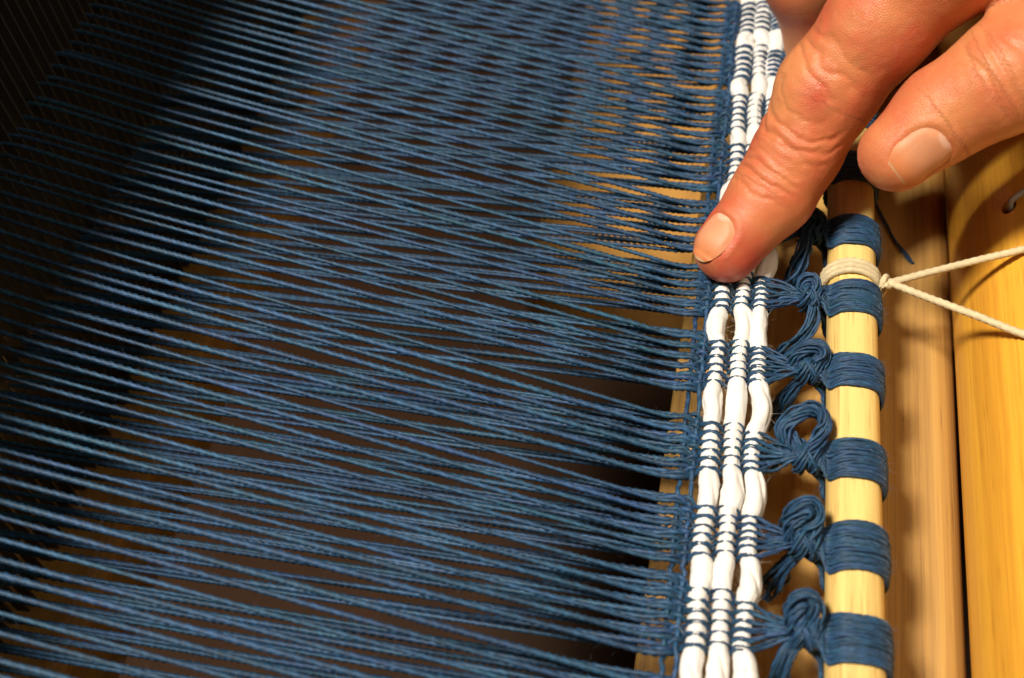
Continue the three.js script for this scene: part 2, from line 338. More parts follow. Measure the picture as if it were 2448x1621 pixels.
for (let b = 0; b < BUNCH.length; b++) {
  const z = BUNCH[b], s = slant(z) * 0.6;
  const hidden = b > 7;
  const t = thing('warp_bundle', bunchLabels[b] ?? ['second', 'third', 'fourth', 'fifth'][b - 8] + ' navy warp bundle past the cream cord, passing beneath the pointing hand', 'yarn bundle', [knotX, -8, z], 'navy warp bundles tied to the rod');
  for (let e = 0; e < ENDS; e++) {
    const p = resample(threadPath(b, e), 0.42);
    const pitch = 2.8 * between(0.75, 1.3), phase = rnd() * 6;
    const lay = ply(0.53 * between(0.8, 1.18), 2, pitch, phase, 0.42), from = 2.6 + slant(z);           // the weave squeezes the thread thin
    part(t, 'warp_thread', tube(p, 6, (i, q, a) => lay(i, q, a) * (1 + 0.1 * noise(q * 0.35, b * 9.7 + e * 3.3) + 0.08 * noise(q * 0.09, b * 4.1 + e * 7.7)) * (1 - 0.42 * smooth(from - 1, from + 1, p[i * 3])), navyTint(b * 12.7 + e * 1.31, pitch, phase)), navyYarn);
    fuzzPaths.push(p);
  }
  // the loop round the rod
  const wrapGeo = [], kz = z + 0.9, bandHalf = (hidden ? 4.2 : [4.0, 4.0, 4.1, 4.4, 3.8, 3.7, 4.0, 4.0][b]);
  for (let layer = 0; layer < 2; layer++) for (let k = 0; k < 25; k++) {
    const q = (k + 0.5 + (layer ? between(-0.3, 0.5) : 0)) / 25 * 2 - 1, zz = kz + 0.6 + q * bandHalf, R = ROD.r + 0.36 + layer * 0.45 * (1 - q * q * 0.5) + between(0, 0.25), c = [];
    c.push([knotX + 0.3 + s, 1.0 + between(-0.6, 1.2), kz + q * 1.1]);
    c.push([knotX + 2.6 + s * 0.7, 1.2 + layer * 0.5 + between(-0.3, 0.4), kz + q * 2.4]);
    for (let i = 0; i <= 11; i++) { const a = (142 - i * 27) * Math.PI / 180, rr = R * (1 + 0.045 * Math.pow(Math.sin(2 * a), 2)); c.push([ROD.x + rr * Math.cos(a), ROD.y + rr * Math.sin(a), zz + 0.85 * noise(i * 0.45, k * 2.1 + b * 17 + layer * 50) * (1 - Math.abs(q) * 0.6)]); }
    c.push([knotX + 3 + s * 0.7, -3.6 + between(-0.4, 0.4), kz + q * 2.6], [knotX + 0.3 + s, -0.8 + between(-0.5, 0.5), kz + q * 1.2]);
    const p = resample(c, 0.7);
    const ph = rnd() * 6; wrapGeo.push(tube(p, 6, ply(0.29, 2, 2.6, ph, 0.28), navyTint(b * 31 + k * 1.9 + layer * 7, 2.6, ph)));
    if (layer) fuzzPaths.push(p);
  }
  part(t, 'rod_wrap', mergeGeometries(wrapGeo), navyYarn);
  // knot: two turns laid around the bundle
  const K = (x, y, dz) => [knotX + x * 0.86 + s, y * 0.8, kz + dz * (b === 4 ? 0.86 : 0.76)];
  const kn = [
    rope([K(-1.6, -1.5, 1.6), K(-1.0, 1.6, 2.3), K(-0.2, 3.3, 0.3), K(0.4, 2.0, -2.1), K(0.8, -0.8, -2.2), K(1.2, -2.2, 0.2), K(1.5, 0.2, 2.2), K(1.9, 2.8, 1.0), K(2.3, 2.2, -1.2), K(2.4, -0.4, -1.8)], 16, 1.0, 0.26, 0.35, 300 + b),
    rope([K(-2.4, 0.4, -2.0), K(-1.4, 2.3, -1.2), K(0.2, 3.1, 0.9), K(1.6, 2.2, 2.0), K(2.6, 0.2, 2.0)], 14, 0.9, 0.26, 0.5, 340 + b),
  ];
  part(t, 'knot', mergeGeometries(kn), navyYarn);
  // bow and tail, each bundle's own
  const bows = {
    2: [[K(-1.4, 1.6, -0.4), K(-1.9, 4.0, -2.6), K(-0.9, 6.2, -4.6), K(0.7, 6.4, -4.9), K(1.4, 4.4, -3.0), K(1.2, 2.2, -0.2)], 15, 1.8],
    3: [[K(-1.6, 1.2, -1.0), K(-2.4, 3.0, -2.4), K(-1.3, 5.8, -4.8), K(0.4, 7.2, -5.9), K(1.6, 5.8, -5.0), K(1.3, 3.4, -2.4), K(0.8, 1.8, 0.2)], 17, 2.0],
    4: [[K(-1.0, 1.4, -1.4), K(-3.6, 2.4, -3.4), K(-4.8, 3.8, -5.0), K(-2.8, 5.6, -6.8), K(0.2, 6.8, -8.6), K(2.7, 6.2, -8.0), K(3.4, 4.6, -5.4), K(2.0, 3.2, -2.2), K(0.2, 2.6, 0.2)], 13, 1.5],
    5: [[K(-2.2, 0.8, -1.2), K(-2.0, 2.6, -2.6), K(-0.4, 4.2, -3.6), K(1.8, 4.6, -4.0), K(2.8, 3.4, -2.8), K(1.8, 2.2, -0.6)], 14, 1.75],
    6: [[K(-0.8, 1.0, -0.6), K(-1.0, 3.0, -2.6), K(0.4, 4.0, -3.0), K(1.2, 3.2, -1.6), K(1.0, 2.0, 0.8), K(0.6, 0.6, 2.6)], 12, 1.35],
    7: [[K(-1.6, 1.6, -1.0), K(-2.4, 3.0, -2.6), K(0.0, 4.0, -3.4), K(2.0, 3.0, -2.0), K(1.2, 1.2, 0.6)], 12, 1.5],
  };
  const bow = bows[b] ?? [[K(-1.6, 1.6, -1.0), K(-2.4, 3.2, -3.4), K(0.2, 4.6, -5.0), K(2.4, 3.4, -3.0), K(1.4, 2.0, 0)], 11, 1.5];
  part(t, 'bow_loop', rope(bow[0], Math.round(bow[1] * 2.2), bow[2] * 0.92, 0.27, 0.3, 380 + b, 0.5), navyYarn);
  const tails = {
    2: [[K(-0.8, 0.6, 1.0), K(-2.6, 0.2, 3.8), K(-3.8, -3.0, 7.0), K(-4.4, -9.0, 8.6), K(-5.0, -15.5, 8.2)], 11, (u) => 0.8 + 1.9 * u],
    4: [[K(-0.4, 0.2, -1.0), K(-3.4, -4.6, -5.0), K(-6.6, -11.0, -7.6), K(-8.5, -18.0, -9.4)], 9, (u) => 0.9 + 1.5 * u],
    6: [[K(0.8, 0.8, 1.6), K(1.0, 0.2, 4.2), K(0.6, -1.2, 7.6), K(-1.6, -4.0, 10.2), K(-6.0, -9.0, 12.0), K(-9.5, -16.0, 12.6)], 9, (u) => 0.9 + 1.4 * u],
    7: [[K(-1.2, 2.4, 0.0), K(-1.2, 2.2, 4.2), K(-1.8, 0.8, 8.6), K(-3.2, -2.8, 11.6), K(-4.5, -9.5, 12.6)], 10, (u) => 0.9 + 1.6 * u],
  };
  const tail = tails[b] ?? [[K(-0.6, -0.4, 0.6), K(-2.8, -4.0, 2.0), K(-5.0, -10.0, 3.0), K(-6.4, -17.0, 3.4)], 9, (u) => 0.9 + 1.5 * u];
  part(t, 'yarn_tail', rope(tail[0], Math.round(tail[1] * 2), tail[2], 0.28, 0.06, 420 + b), navyYarn);
}

// ------------------------------------------------------------------ navy picks
PICKS.forEach((x, j) => {
  const t = thing('navy_weft', j ? 'thin navy weft pick lying against the first white row' : 'thin navy weft pick at the fell where the warp opens', 'weft yarn', [x, -1, 0], 'navy weft picks');
  const c = [];
  for (let b = BUNCH.length - 1; b >= 0; b--) for (let e = 0; e < ENDS; e++) {
    const g = b * ENDS + (ENDS - 1 - e), over = lies(g, j), z = threadZ[b][e].picks[j];
    c.push([x + slant(BUNCH[b]) + between(-0.18, 0.18), over ? -0.42 : 0.5, z]);
    if (e === ENDS - 1 && b > 0) { const zn = threadZ[b - 1][0].picks[j]; for (const u of [0.35, 0.65]) c.push([x + slant(BUNCH[b]) * (1 - u) + slant(BUNCH[b - 1]) * u + between(-0.3, 0.3), 0.15, z + (zn - z) * u]); }
  }
  c.sort((p, q) => p[2] - q[2]);
  const p = resample(c, 0.36);
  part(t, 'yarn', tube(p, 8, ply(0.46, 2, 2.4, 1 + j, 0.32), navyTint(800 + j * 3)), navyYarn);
  fuzzPaths.push(p);
});

// ------------------------------------------------------------------ thick white rows
const whiteYarn = new THREE.MeshPhysicalMaterial({ vertexColors: true, roughness: 0.95, specularIntensity: 0.25, sheen: 0.25, sheenColor: new THREE.Color(1, 1, 1), sheenRoughness: 0.6 });
const whitePaths = [];
ROWS.forEach((x, j) => {
  const labels = ['thick white cotton weft row beside the navy picks', 'thick white cotton weft row between two other white rows', 'thick white cotton weft row facing the knots on the rod'];
  const t = thing('white_weft', labels[j], 'weft yarn', [x, -1.7, 0], 'thick white weft rows');
  const z0 = -122, z1 = 104, step = 0.24, n = Math.round((z1 - z0) / step), RAD = 44;
  const over = [], under = [];
  for (let b = 0; b < BUNCH.length; b++) for (let e = 0; e < ENDS; e++) { const g = b * ENDS + (ENDS - 1 - e); (lies(g, j) ? over : under).push(threadZ[b][e].rows[j]); }
  over.sort((p, q) => p - q); under.sort((p, q) => p - q);
  const edges = BUNCH.map((z, b) => { const zs = threadZ[b].map((q) => q.rows[j]); return [Math.min(...zs), Math.max(...zs)]; });
  const gapOffset = BUNCH.map((_, b) => between(-0.8, 0.8) + (j === 2 ? 0.5 : j === 1 ? between(-0.3, 0.4) : -0.2));
  const pts = new Float32Array((n + 1) * 3), topS = [], free = [];
  let oi = 0;
  for (let i = 0; i <= n; i++) {
    const z = z0 + i * step; let g = 0, off = 0;
    for (let b = 0; b < BUNCH.length; b++) {                       // gap between bunch b and the next further one
      const hi = edges[b][0], lo = b + 1 < BUNCH.length ? edges[b + 1][1] : -400, mid = (hi + lo) / 2, half = (hi - lo) / 2;
      if (half > 0 && Math.abs(z - mid) < half) { const u = 1 - ((z - mid) / half) ** 2; g = Math.sqrt(u); off = gapOffset[b] * u; }
    }
    let pin = 0, lift = 0;
    while (oi < over.length - 1 && Math.abs(over[oi + 1] - z) < Math.abs(over[oi] - z)) oi++;
    for (let k = Math.max(0, oi - 2); k <= Math.min(over.length - 1, oi + 2); k++) pin += Math.exp(-(((z - over[k]) / 0.36) ** 2));
    for (const u of under) { const d = z - u; if (d > -2 && d < 2) lift += Math.exp(-((d / 0.7) ** 2)); }
    pin = Math.min(1, pin); free.push(g); topS.push([pin, lift]);
    pts[i * 3] = rowX(j, z) + off; pts[i * 3 + 1] = -0.05 + 0.28 * Math.min(1, lift) - 0.22 * pin + 0.25 * g + 0.12 * noise(z * 0.5, j * 5 + 3); pts[i * 3 + 2] = z;
  }
  whitePaths.push(pts);
  const section = (i, s, a) => {
    const c = Math.cos(a), d = Math.sin(a), g = free[i], [pin] = topS[i];
    const ry = 1.55 + 0.36 * g - 0.08 * pin, rx = 2.02 + 0.36 * g - 0.05 * pin;
    let r = 1 / Math.sqrt((c / ry) ** 2 + (d / rx) ** 2);
    if (c > 0) r *= 1 - 0.2 * pin * Math.min(1, c * 1.6);            // the warp thread bites into the top
    const z = pts[i * 3 + 2], cord = Math.abs(Math.cos(1.5 * (a + 0.09 * z + 1.2 * noise(z * 0.12, j * 7))));
    r *= 1 - (0.05 + 0.13 * g) * Math.pow(1 - cord, 2.2);             // plies
    r *= swell(j, z);
    r += 0.07 * fbm(z * 0.8, Math.cos(a) * 3, Math.sin(a) * 3 + j * 11, 2) + 0.06 * noise(z * 0.35, Math.cos(a) * 9, Math.sin(a) * 9 + j * 3) + 0.08 * noise(z * 0.3 + a * 0.6, Math.cos(a) * 17, Math.sin(a) * 17 + j * 5);
    return r;
  };
  const tint = (i, s, a) => { const m = 0.79 + 0.05 * noise(s * 0.5, Math.cos(a) * 10, Math.sin(a) * 10 + j) + 0.03 * noise(s * 0.1, a, j * 4 + 1); return [m, m * 0.975, m * 0.93]; };
  part(t, 'yarn', tube(pts, RAD, section, tint), whiteYarn);
});

// ------------------------------------------------------------------ cream cord tied round the rod
const cordYarn = new THREE.MeshPhysicalMaterial({ vertexColors: true, roughness: 0.85, specularIntensity: 0.4, sheen: 0.2, sheenColor: new THREE.Color(1, 0.95, 0.8) });
const creamTint = (seed) => (i, s, a) => { const m = 0.58 * (1 + 0.14 * noise(s * 1.3, a * 2, seed) + 0.06 * noise(s * 0.2, seed)); return [m, m * 0.84, m * 0.52]; };
{
  const t = thing('tie_cord', 'cream twisted cord wound round the rod and running to the roller', 'cord', [36, 0, -16]);
  const zc = at(2035, 636, 2).z;
  const knot = at(2122, 676, 0.5), kx = knot.x, ky = knot.y, kz = knot.z;
  for (let w = 0; w < 3; w++) {
    const c = [], R = ROD.r + 0.66, dz = (w - 1) * 1.15;
    c.push([kx - 0.2, ky, kz - 0.3]);
    for (let i = 0; i <= 12; i++) { const a = (12 + i * 28) * Math.PI / 180, u = i / 12; c.push([ROD.x + R * 1.03 * Math.cos(a), ROD.y + R * 1.03 * Math.sin(a), zc + dz + 0.6 + (kz - zc - 0.6) * (u < 0.5 ? Math.pow(1 - u * 2, 3) : Math.pow(u * 2 - 1, 3)) * 0.45 + 0.2 * noise(i * 0.7, w * 9)]); }
    c.push([kx, ky - 0.5, kz + 0.2]);
    part(t, 'cord_turn', tube(resample(c, 0.3), 10, ply(0.66, 3, 4.2, w, 0.24), creamTint(w * 4 + 900)), cordYarn);
  }
  const hitRoller = (px, py) => { const d = camToWorld(V((px - CX) / FOCAL, (py - CY) / FOCAL, 1)); const R = ROLLER.r + 0.7, a = d.x ** 2 + d.y ** 2, b = 2 * (d.x * (CAM.x - ROLLER.x) + d.y * (CAM.y - ROLLER.y)), c = (CAM.x - ROLLER.x) ** 2 + (CAM.y - ROLLER.y) ** 2 - R * R; return CAM.clone().addScaledVector(d, (-b - Math.sqrt(Math.max(0, b * b - 4 * a * c))) / (2 * a)); };
  const kGeo = [];
  kGeo.push(tube(resample([[kx - 1.2, ky - 0.2, kz + 1.2], [kx - 0.8, ky + 1.0, kz], [kx - 0.2, ky + 0.4, kz - 1.2], [kx + 0.2, ky - 0.8, kz - 0.6], [kx + 0.2, ky - 0.4, kz + 0.8], [kx - 0.6, ky + 0.6, kz + 1.0]], 0.3), 10, ply(0.62, 3, 4, 2, 0.24), creamTint(950)));
  part(t, 'cord_knot', mergeGeometries(kGeo), cordYarn);
  for (const [px, py] of [[2470, 589], [2470, 805]]) {
    const e = hitRoller(px, py), dx = e.x - kx, c = [[kx - 0.8, ky, kz], [kx, ky, kz]];
    for (const u of [0.3, 0.6]) c.push([kx + dx * u, ky + (e.y - ky) * u, kz + (e.z - kz) * u]);
    c.push([e.x, e.y, e.z]);
    const a0 = Math.atan2(e.y - ROLLER.y, e.x - ROLLER.x);
    for (let i = 1; i <= 7; i++) { const a = a0 - i * 0.16; c.push([ROLLER.x + (ROLLER.r + 0.7) * Math.cos(a), ROLLER.y + (ROLLER.r + 0.7) * Math.sin(a), e.z + (e.z - kz) / dx * i * 3]); }
    const p = resample(c, 0.3);
    part(t, 'cord_leg', tube(p, 10, ply(0.76, 3, 4.4, px, 0.24), creamTint(px + py)), cordYarn);
  }
}
{
  const h = globalThis.holeAt, d = globalThis.holeIn;
  const t = thing('anchor_cord', 'short grey cord coming out of the hole in the roller', 'cord', [h.x, h.y, h.z]);
  const o = V(-d.x, -d.y, 0), up = V(-o.y, o.x, 0).multiplyScalar(-1);
  const c = [h.clone().addScaledVector(d, 6), h.clone().addScaledVector(d, 1.5), h.clone().addScaledVector(o, 0.7).addScaledVector(up, 1.0), h.clone().addScaledVector(o, 0.6).addScaledVector(up, 3.4).add(V(0, 0, -1.2)), h.clone().addScaledVector(o, -0.4).addScaledVector(up, 7).add(V(0, 0, -2.6))];
  part(t, 'cord', tube(resample(c, 0.3), 10, ply(0.62, 3, 4, 1, 0.24), (i, s, a) => { const m = 0.4 * (1 + 0.1 * noise(s, a, 4)); return [m, m * 0.93, m * 0.82]; }), cordYarn);
}
{
  // the dark loose thread lying on the tan beam
  const p0 = at(2085, 470, -20.2), p1 = at(2120, 540, -20.3), p2 = at(2150, 590, -20.3), p3 = at(2184, 628, -20.4);
  const t = thing('loose_thread', 'thin dark frayed thread end lying on the tan beam', 'thread', [p2.x, p2.y, p2.z]);
  const c = [at(2060, 430, -18.5), p0, p1, p2, p3];
  part(t, 'thread', rope(c.map((p) => [p.x, p.y, p.z]), 4, (u) => 0.15 + 0.3 * u * u, 0.2, 0.3, 990), navyYarn);
}

// ------------------------------------------------------------------ the hand
const hand = (() => {
  const J = {
    tip: at(1738, 596, 7.2), dip: at(1848, 462, 13.5), mid: at(1906, 362, 19.5), pip: at(1976, 216, 29), prox: at(2105, 55, 41), mcp: at(2300, -170, 56),
    ttip: at(2145, 366, 29), tmid: at(2258, 270, 34), tip2: at(2395, 190, 40),
  };
  J.tmcp = at(2640, 75, 46);
  J.tcmc = J.tmcp.clone().add(V(40, 6, -34));
  const dirIndex = J.mcp.clone().sub(J.prox).normalize();
  J.wrist = J.mcp.clone().add(V(70, 8, -8)); J.arm = J.wrist.clone().add(V(120, 40, 0));
  J.mmcp = J.mcp.clone().add(V(4, -1, -21)); J.rmcp = J.mcp.clone().add(V(12, -6, -40)); J.lmcp = J.mcp.clone().add(V(22, -13, -57));
  J.mpip = at(1935, -60, 28); J.mdip = at(1972, 98, 11); J.mtip = at(2040, 180, 5);
  const curl = (m, dz) => [m, m.clone().add(V(-36, -8, dz)), m.clone().add(V(-24, -30, dz)), m.clone().add(V(-6, -32, dz))];
  const ring = curl(J.rmcp, -6), little = curl(J.lmcp, -8).map((p, i) => i ? p.clone().lerp(J.lmcp, 0.2) : p);
  const cone = (a, b, ra, rb) => ({ a, b, ra, rb, d: b.clone().sub(a), l2: b.distanceToSquared(a) });
  const chains = {
    index: [cone(J.tip, J.dip, 6.6, 7.9), cone(J.dip, J.mid, 7.9, 8.3), cone(J.mid, J.pip, 8.2, 9.5), cone(J.pip, J.prox, 9.5, 9.9), cone(J.prox, J.mcp, 9.9, 12)],
    thumb: [cone(J.ttip, J.tmid, 7.0, 8.0), cone(J.tmid, J.tip2, 8.0, 9.1), cone(J.tip2, J.tmcp, 9.1, 11), cone(J.tmcp, J.tcmc, 11, 15)],
    middle: [cone(J.mtip, J.mdip, 7, 8.2), cone(J.mdip, J.mpip, 8.3, 9.4), cone(J.mpip, J.mmcp, 9.6, 12)],
    ring: [cone(ring[0], ring[1], 11.5, 9), cone(ring[1], ring[2], 9, 8), cone(ring[2], ring[3], 8, 7)],
    little: [cone(little[0], little[1], 10, 8), cone(little[1], little[2], 8, 7), cone(little[2], little[3], 7, 6)],
  };
  const palm = [cone(J.mcp, J.wrist, 12, 17), cone(J.mmcp, J.wrist.clone().add(V(0, -2, -12)), 12, 17), cone(J.rmcp, J.wrist.clone().add(V(0, -4, -24)), 11.5, 16), cone(J.lmcp, J.wrist.clone().add(V(0, -6, -32)), 10.5, 15), cone(J.tcmc, J.wrist, 15, 17), cone(J.tcmc, J.mcp, 9, 9), cone(J.wrist.clone().add(V(0, -3, -14)), J.arm, 24, 31)];
  const dist = (c, x, y, z) => {
    const px = x - c.a.x, py = y - c.a.y, pz = z - c.a.z; let t = (px * c.d.x + py * c.d.y + pz * c.d.z) / c.l2; t = t < 0 ? 0 : t > 1 ? 1 : t;
    return Math.hypot(px - c.d.x * t, py - c.d.y * t, pz - c.d.z * t) - (c.ra + (c.rb - c.ra) * t);
  };
  const smin = (a, b, k) => { const h = Math.max(0, k - Math.abs(a - b)) / k; return Math.min(a, b) - h * h * k * 0.25; };
  const chainD = (list, x, y, z, k) => { let d = 1e9; for (const c of list) d = smin(d, dist(c, x, y, z), k); return d; };
  const field = (x, y, z) => {
    let p = 1e9; for (const c of palm) p = smin(p, dist(c, x, y, z), 10);
    let d = p;
    d = Math.min(d, smin(chainD(chains.index, x, y, z, 3), p, 7));
    d = Math.min(d, smin(chainD(chains.thumb, x, y, z, 4), p, 9));
    d = Math.min(d, smin(chainD(chains.middle, x, y, z, 3), p, 7));
    d = Math.min(d, smin(chainD(chains.ring, x, y, z, 3), p, 7));
    d = Math.min(d, smin(chainD(chains.little, x, y, z, 3), p, 7));
    return d;
  };
  // local frames for creases and nails: origin, axis towards the tip, dorsal direction
  const view = (p) => CAM.clone().sub(p).normalize();
  function frame(o, axis, lean) {
    const T = axis.clone().normalize(), D = view(o); D.addScaledVector(T, -D.dot(T)).normalize(); const S = T.clone().cross(D);
    const D2 = D.clone().multiplyScalar(Math.cos(lean)).addScaledVector(S, Math.sin(lean));
    return { o, T, D: D2, S: T.clone().cross(D2) };
  }
  const idxTip = frame(J.tip, J.tip.clone().sub(J.dip), 0.74), dipF = frame(J.dip, J.tip.clone().sub(J.mid), 0.4), pipF = frame(J.pip, J.mid.clone().sub(J.prox), 0.3), thF = frame(J.ttip, J.ttip.clone().sub(J.tmid), -0.5), tipF2 = frame(J.tip2, J.tmid.clone().sub(J.tmcp), 0.2);
  const local = (f, x, y, z) => { const px = x - f.o.x, py = y - f.o.y, pz = z - f.o.z; const s = px * f.T.x + py * f.T.y + pz * f.T.z, d = px * f.D.x + py * f.D.y + pz * f.D.z, w = px * f.S.x + py * f.S.y + pz * f.S.z; return [s, Math.atan2(w, d) * Math.hypot(w, d), d]; };
  // skin coordinates (mm): distance along the nearest digit and around it, for the fine relief of the skin
  const skinUV = (x, y, z) => {
    let best = 1e9, out = [0, 0];
    for (const [name, list] of Object.entries(chains)) {
      let run = 0;
      for (const c of list) {
        const len = Math.sqrt(c.l2), d = dist(c, x, y, z);
        if (d < best) { best = d; const f = c.f ??= frame(c.a, c.d, 0), l = [x - c.a.x, y - c.a.y, z - c.a.z], s = l[0] * f.T.x + l[1] * f.T.y + l[2] * f.T.z, w = l[0] * f.S.x + l[1] * f.S.y + l[2] * f.S.z, h = l[0] * f.D.x + l[1] * f.D.y + l[2] * f.D.z; out = [run + s, Math.atan2(w, h) * 9 + (name === 'thumb' ? 7 : 0)]; }
        run += len;
      }
    }
    return out;
  };
  return { J, field, skinUV, frames: { idxTip, dipF, pipF, thF, tipF2 }, local };
})();
const NAILS = [
  { f: hand.frames.idxTip, s0: -4.4, s1: 5.6, half: 4.8, r: 6.6, edge: 0.91 },
  { f: hand.frames.thF, s0: -7.0, s1: 3.9, half: 5.0, r: 7.1, edge: 0.84 },
];
// signed outline of a nail in its own plane: below 0 inside
function nailEdge(n, s, t) { const m = (n.s0 + n.s1) / 2, h = (n.s1 - n.s0) / 2, q = (s - m) / h, w = t / (n.half * (1 - 0.06 * q)); return Math.pow(Math.abs(q) ** 2.6 + Math.abs(w) ** 2.6, 1 / 2.6) - 1; }
{
  // sparse surface nets
  const CELL = 0.55, B = 8, size = CELL * B, { field } = hand;
  const lo = V(-8, -12, -140), hi = V(150, 120, 20);
  const nx = Math.ceil((hi.x - lo.x) / size), ny = Math.ceil((hi.y - lo.y) / size), nz = Math.ceil((hi.z - lo.z) / size);
  const GY = ny * B + 2, GZ = nz * B + 2, key = (i, j, k) => (i * GY + j) * GZ + k;
  const cells = new Map(), verts = [];
  const g = new Float32Array((B + 1) ** 3);
  for (let bx = 0; bx < nx; bx++) for (let by = 0; by < ny; by++) for (let bz = 0; bz < nz; bz++) {
    const d = field(lo.x + (bx + 0.5) * size, lo.y + (by + 0.5) * size, lo.z + (bz + 0.5) * size);
    if (Math.abs(d) > size * 1.05) continue;
    let q = 0;
    for (let i = 0; i <= B; i++) for (let j = 0; j <= B; j++) for (let k = 0; k <= B; k++) g[q++] = field(lo.x + (bx * B + i) * CELL, lo.y + (by * B + j) * CELL, lo.z + (bz * B + k) * CELL);
    const G = (i, j, k) => g[(i * (B + 1) + j) * (B + 1) + k];
    for (let i = 0; i < B; i++) for (let j = 0; j < B; j++) for (let k = 0; k < B; k++) {
      let mask = 0; for (let c = 0; c < 8; c++) if (G(i + (c & 1), j + ((c >> 1) & 1), k + (c >> 2)) < 0) mask |= 1 << c;
      if (mask === 0 || mask === 255) continue;
      let x = 0, y = 0, z = 0, m = 0;
      for (let c = 0; c < 8; c++) for (const bit of [1, 2, 4]) if (!(c & bit)) {
        const e = c | bit; if (((mask >> c) & 1) === ((mask >> e) & 1)) continue;
        const a = G(i + (c & 1), j + ((c >> 1) & 1), k + (c >> 2)), b = G(i + (e & 1), j + ((e >> 1) & 1), k + (e >> 2)), t = a / (a - b);
        x += (c & 1) + (bit === 1 ? t : 0); y += ((c >> 1) & 1) + (bit === 2 ? t : 0); z += (c >> 2) + (bit === 4 ? t : 0); m++;
      }
      cells.set(key(bx * B + i, by * B + j, bz * B + k), [verts.length / 3, mask]);
      verts.push(lo.x + (bx * B + i + x / m) * CELL, lo.y + (by * B + j + y / m) * CELL, lo.z + (bz * B + k + z / m) * CELL);
    }
  }
  const idx = [];
  for (const [kk, [v, mask]] of cells) {
    const s0 = mask & 1;
    const quad = (a, b, c, flip) => { const A = cells.get(a), Bb = cells.get(b), C = cells.get(c); if (!A || !Bb || !C) return; flip ? idx.push(v, Bb[0], A[0], v, C[0], Bb[0]) : idx.push(v, A[0], Bb[0], v, Bb[0], C[0]); };
    if (s0 !== ((mask >> 1) & 1)) quad(kk - GZ, kk - GZ - 1, kk - 1, !s0);              // edge along x
    if (s0 !== ((mask >> 2) & 1)) quad(kk - 1, kk - 1 - GY * GZ, kk - GY * GZ, !s0);      // along y
    if (s0 !== ((mask >> 4) & 1)) quad(kk - GY * GZ, kk - GY * GZ - GZ, kk - GZ, !s0);    // along z
  }
  const n = verts.length / 3, col = new Float32Array(n * 3), uvs = new Float32Array(n * 2), { local, frames } = hand;
  const crease = (v, w) => Math.exp(-((v / w) ** 2));
  const eps = 0.4;
  for (let i = 0; i < n; i++) {
    let x = verts[i * 3], y = verts[i * 3 + 1], z = verts[i * 3 + 2];
    const gx = field(x + eps, y, z) - field(x - eps, y, z), gy = field(x, y + eps, z) - field(x, y - eps, z), gz = field(x, y, z + eps) - field(x, y, z - eps), gl = Math.hypot(gx, gy, gz) || 1;
    let d = 0.10 * fbm(x * 0.12, y * 0.12, z * 0.12, 2) + 0.05 * fbm(x * 0.55, y * 0.55, z * 0.55, 3) + 0.03 * noise(x * 1.3, y * 1.3, z * 1.3), red = 0, pale = 0;
    { // index knuckle (PIP): nested folds round the knuckle and slanting creases
      const [s, t, up] = local(frames.pipF, x, y, z);
      if (up > -3 && Math.abs(s) < 22) {
        const w = 1 - smooth(9, 16, Math.abs(t)), ws = 1 - smooth(11, 19, Math.abs(s)), wn = 0.9 * noise(s * 0.22, t * 0.2, 4) + 0.4 * noise(s * 0.6, t * 0.5, 9);
        const e1 = Math.hypot((s - 1.0) / 1.0, (t - 1.0) / 1.5) + wn;
        let c = 0;
        const far = smooth(-0.5, 4, s + 0.25 * t);
        c += (0.3 * crease(e1 - 4.6, 0.45) + 0.6 * crease(e1 - 7.8, 0.5) + 0.55 * crease(e1 - 10.0, 0.5) + 0.3 * crease(e1 - 12.6, 0.6)) * far;
        c += 0.55 * crease(s + 1.8 + 0.30 * t + wn, 0.5) * (1 - smooth(5, 9, Math.abs(t - 2))) + 0.45 * crease(s + 5.4 + 0.22 * t + wn * 1.3, 0.6) * (1 - smooth(5, 10, Math.abs(t)));
        c += 0.35 * crease(s + 8.6 + 0.15 * t + wn * 1.5, 0.6) * (1 - smooth(6, 10, Math.abs(t))) + 0.4 * crease(s - 10.6 - 0.02 * t * t + wn, 0.7);
        d += (-0.6 * c + 0.12 * crease(e1, 3.6) + 0.1 * noise(s * 0.5, t * 0.45, 17)) * w * ws;
        red += 0.5 * Math.exp(-(((s - 1) / 3.4) ** 2) - (((t + 0.5) / 4) ** 2));            // the flushed spot on the knuckle
      }
    }
    { // finger end joint (DIP): short curved transverse creases
      const [s, t, up] = local(frames.dipF, x, y, z);
      if (up > -2 && Math.abs(s) < 10) {
        const w = 1 - smooth(5, 9.5, Math.abs(t - 1)), wn = 0.7 * noise(s * 0.3, t * 0.25, 21) + 0.3 * noise(s * 0.8, t * 0.9, 5);
        const c = crease(s - 0.2 + 0.03 * t * t * 0.4 + wn, 0.45) + 0.8 * crease(s + 2.4 + wn, 0.45) + 0.6 * crease(s - 2.6 + wn, 0.4) + 0.5 * crease(s + 4.6 + wn * 1.4, 0.5);
        d += -0.5 * c * w;
      }
    }
    { // thumb joint
      const [s, t, up] = local(frames.tipF2, x, y, z);
      if (up > -2 && Math.abs(s) < 14) {
        const w = 1 - smooth(6, 12, Math.abs(t)), wn = 1.1 * noise(s * 0.2, t * 0.2, 31);
        const c = crease(s + wn, 0.6) + 0.8 * crease(s - 3 + wn, 0.5) + 0.7 * crease(s + 3.4 + wn * 1.3, 0.6);
        d += -0.42 * c * w;
      }
    }
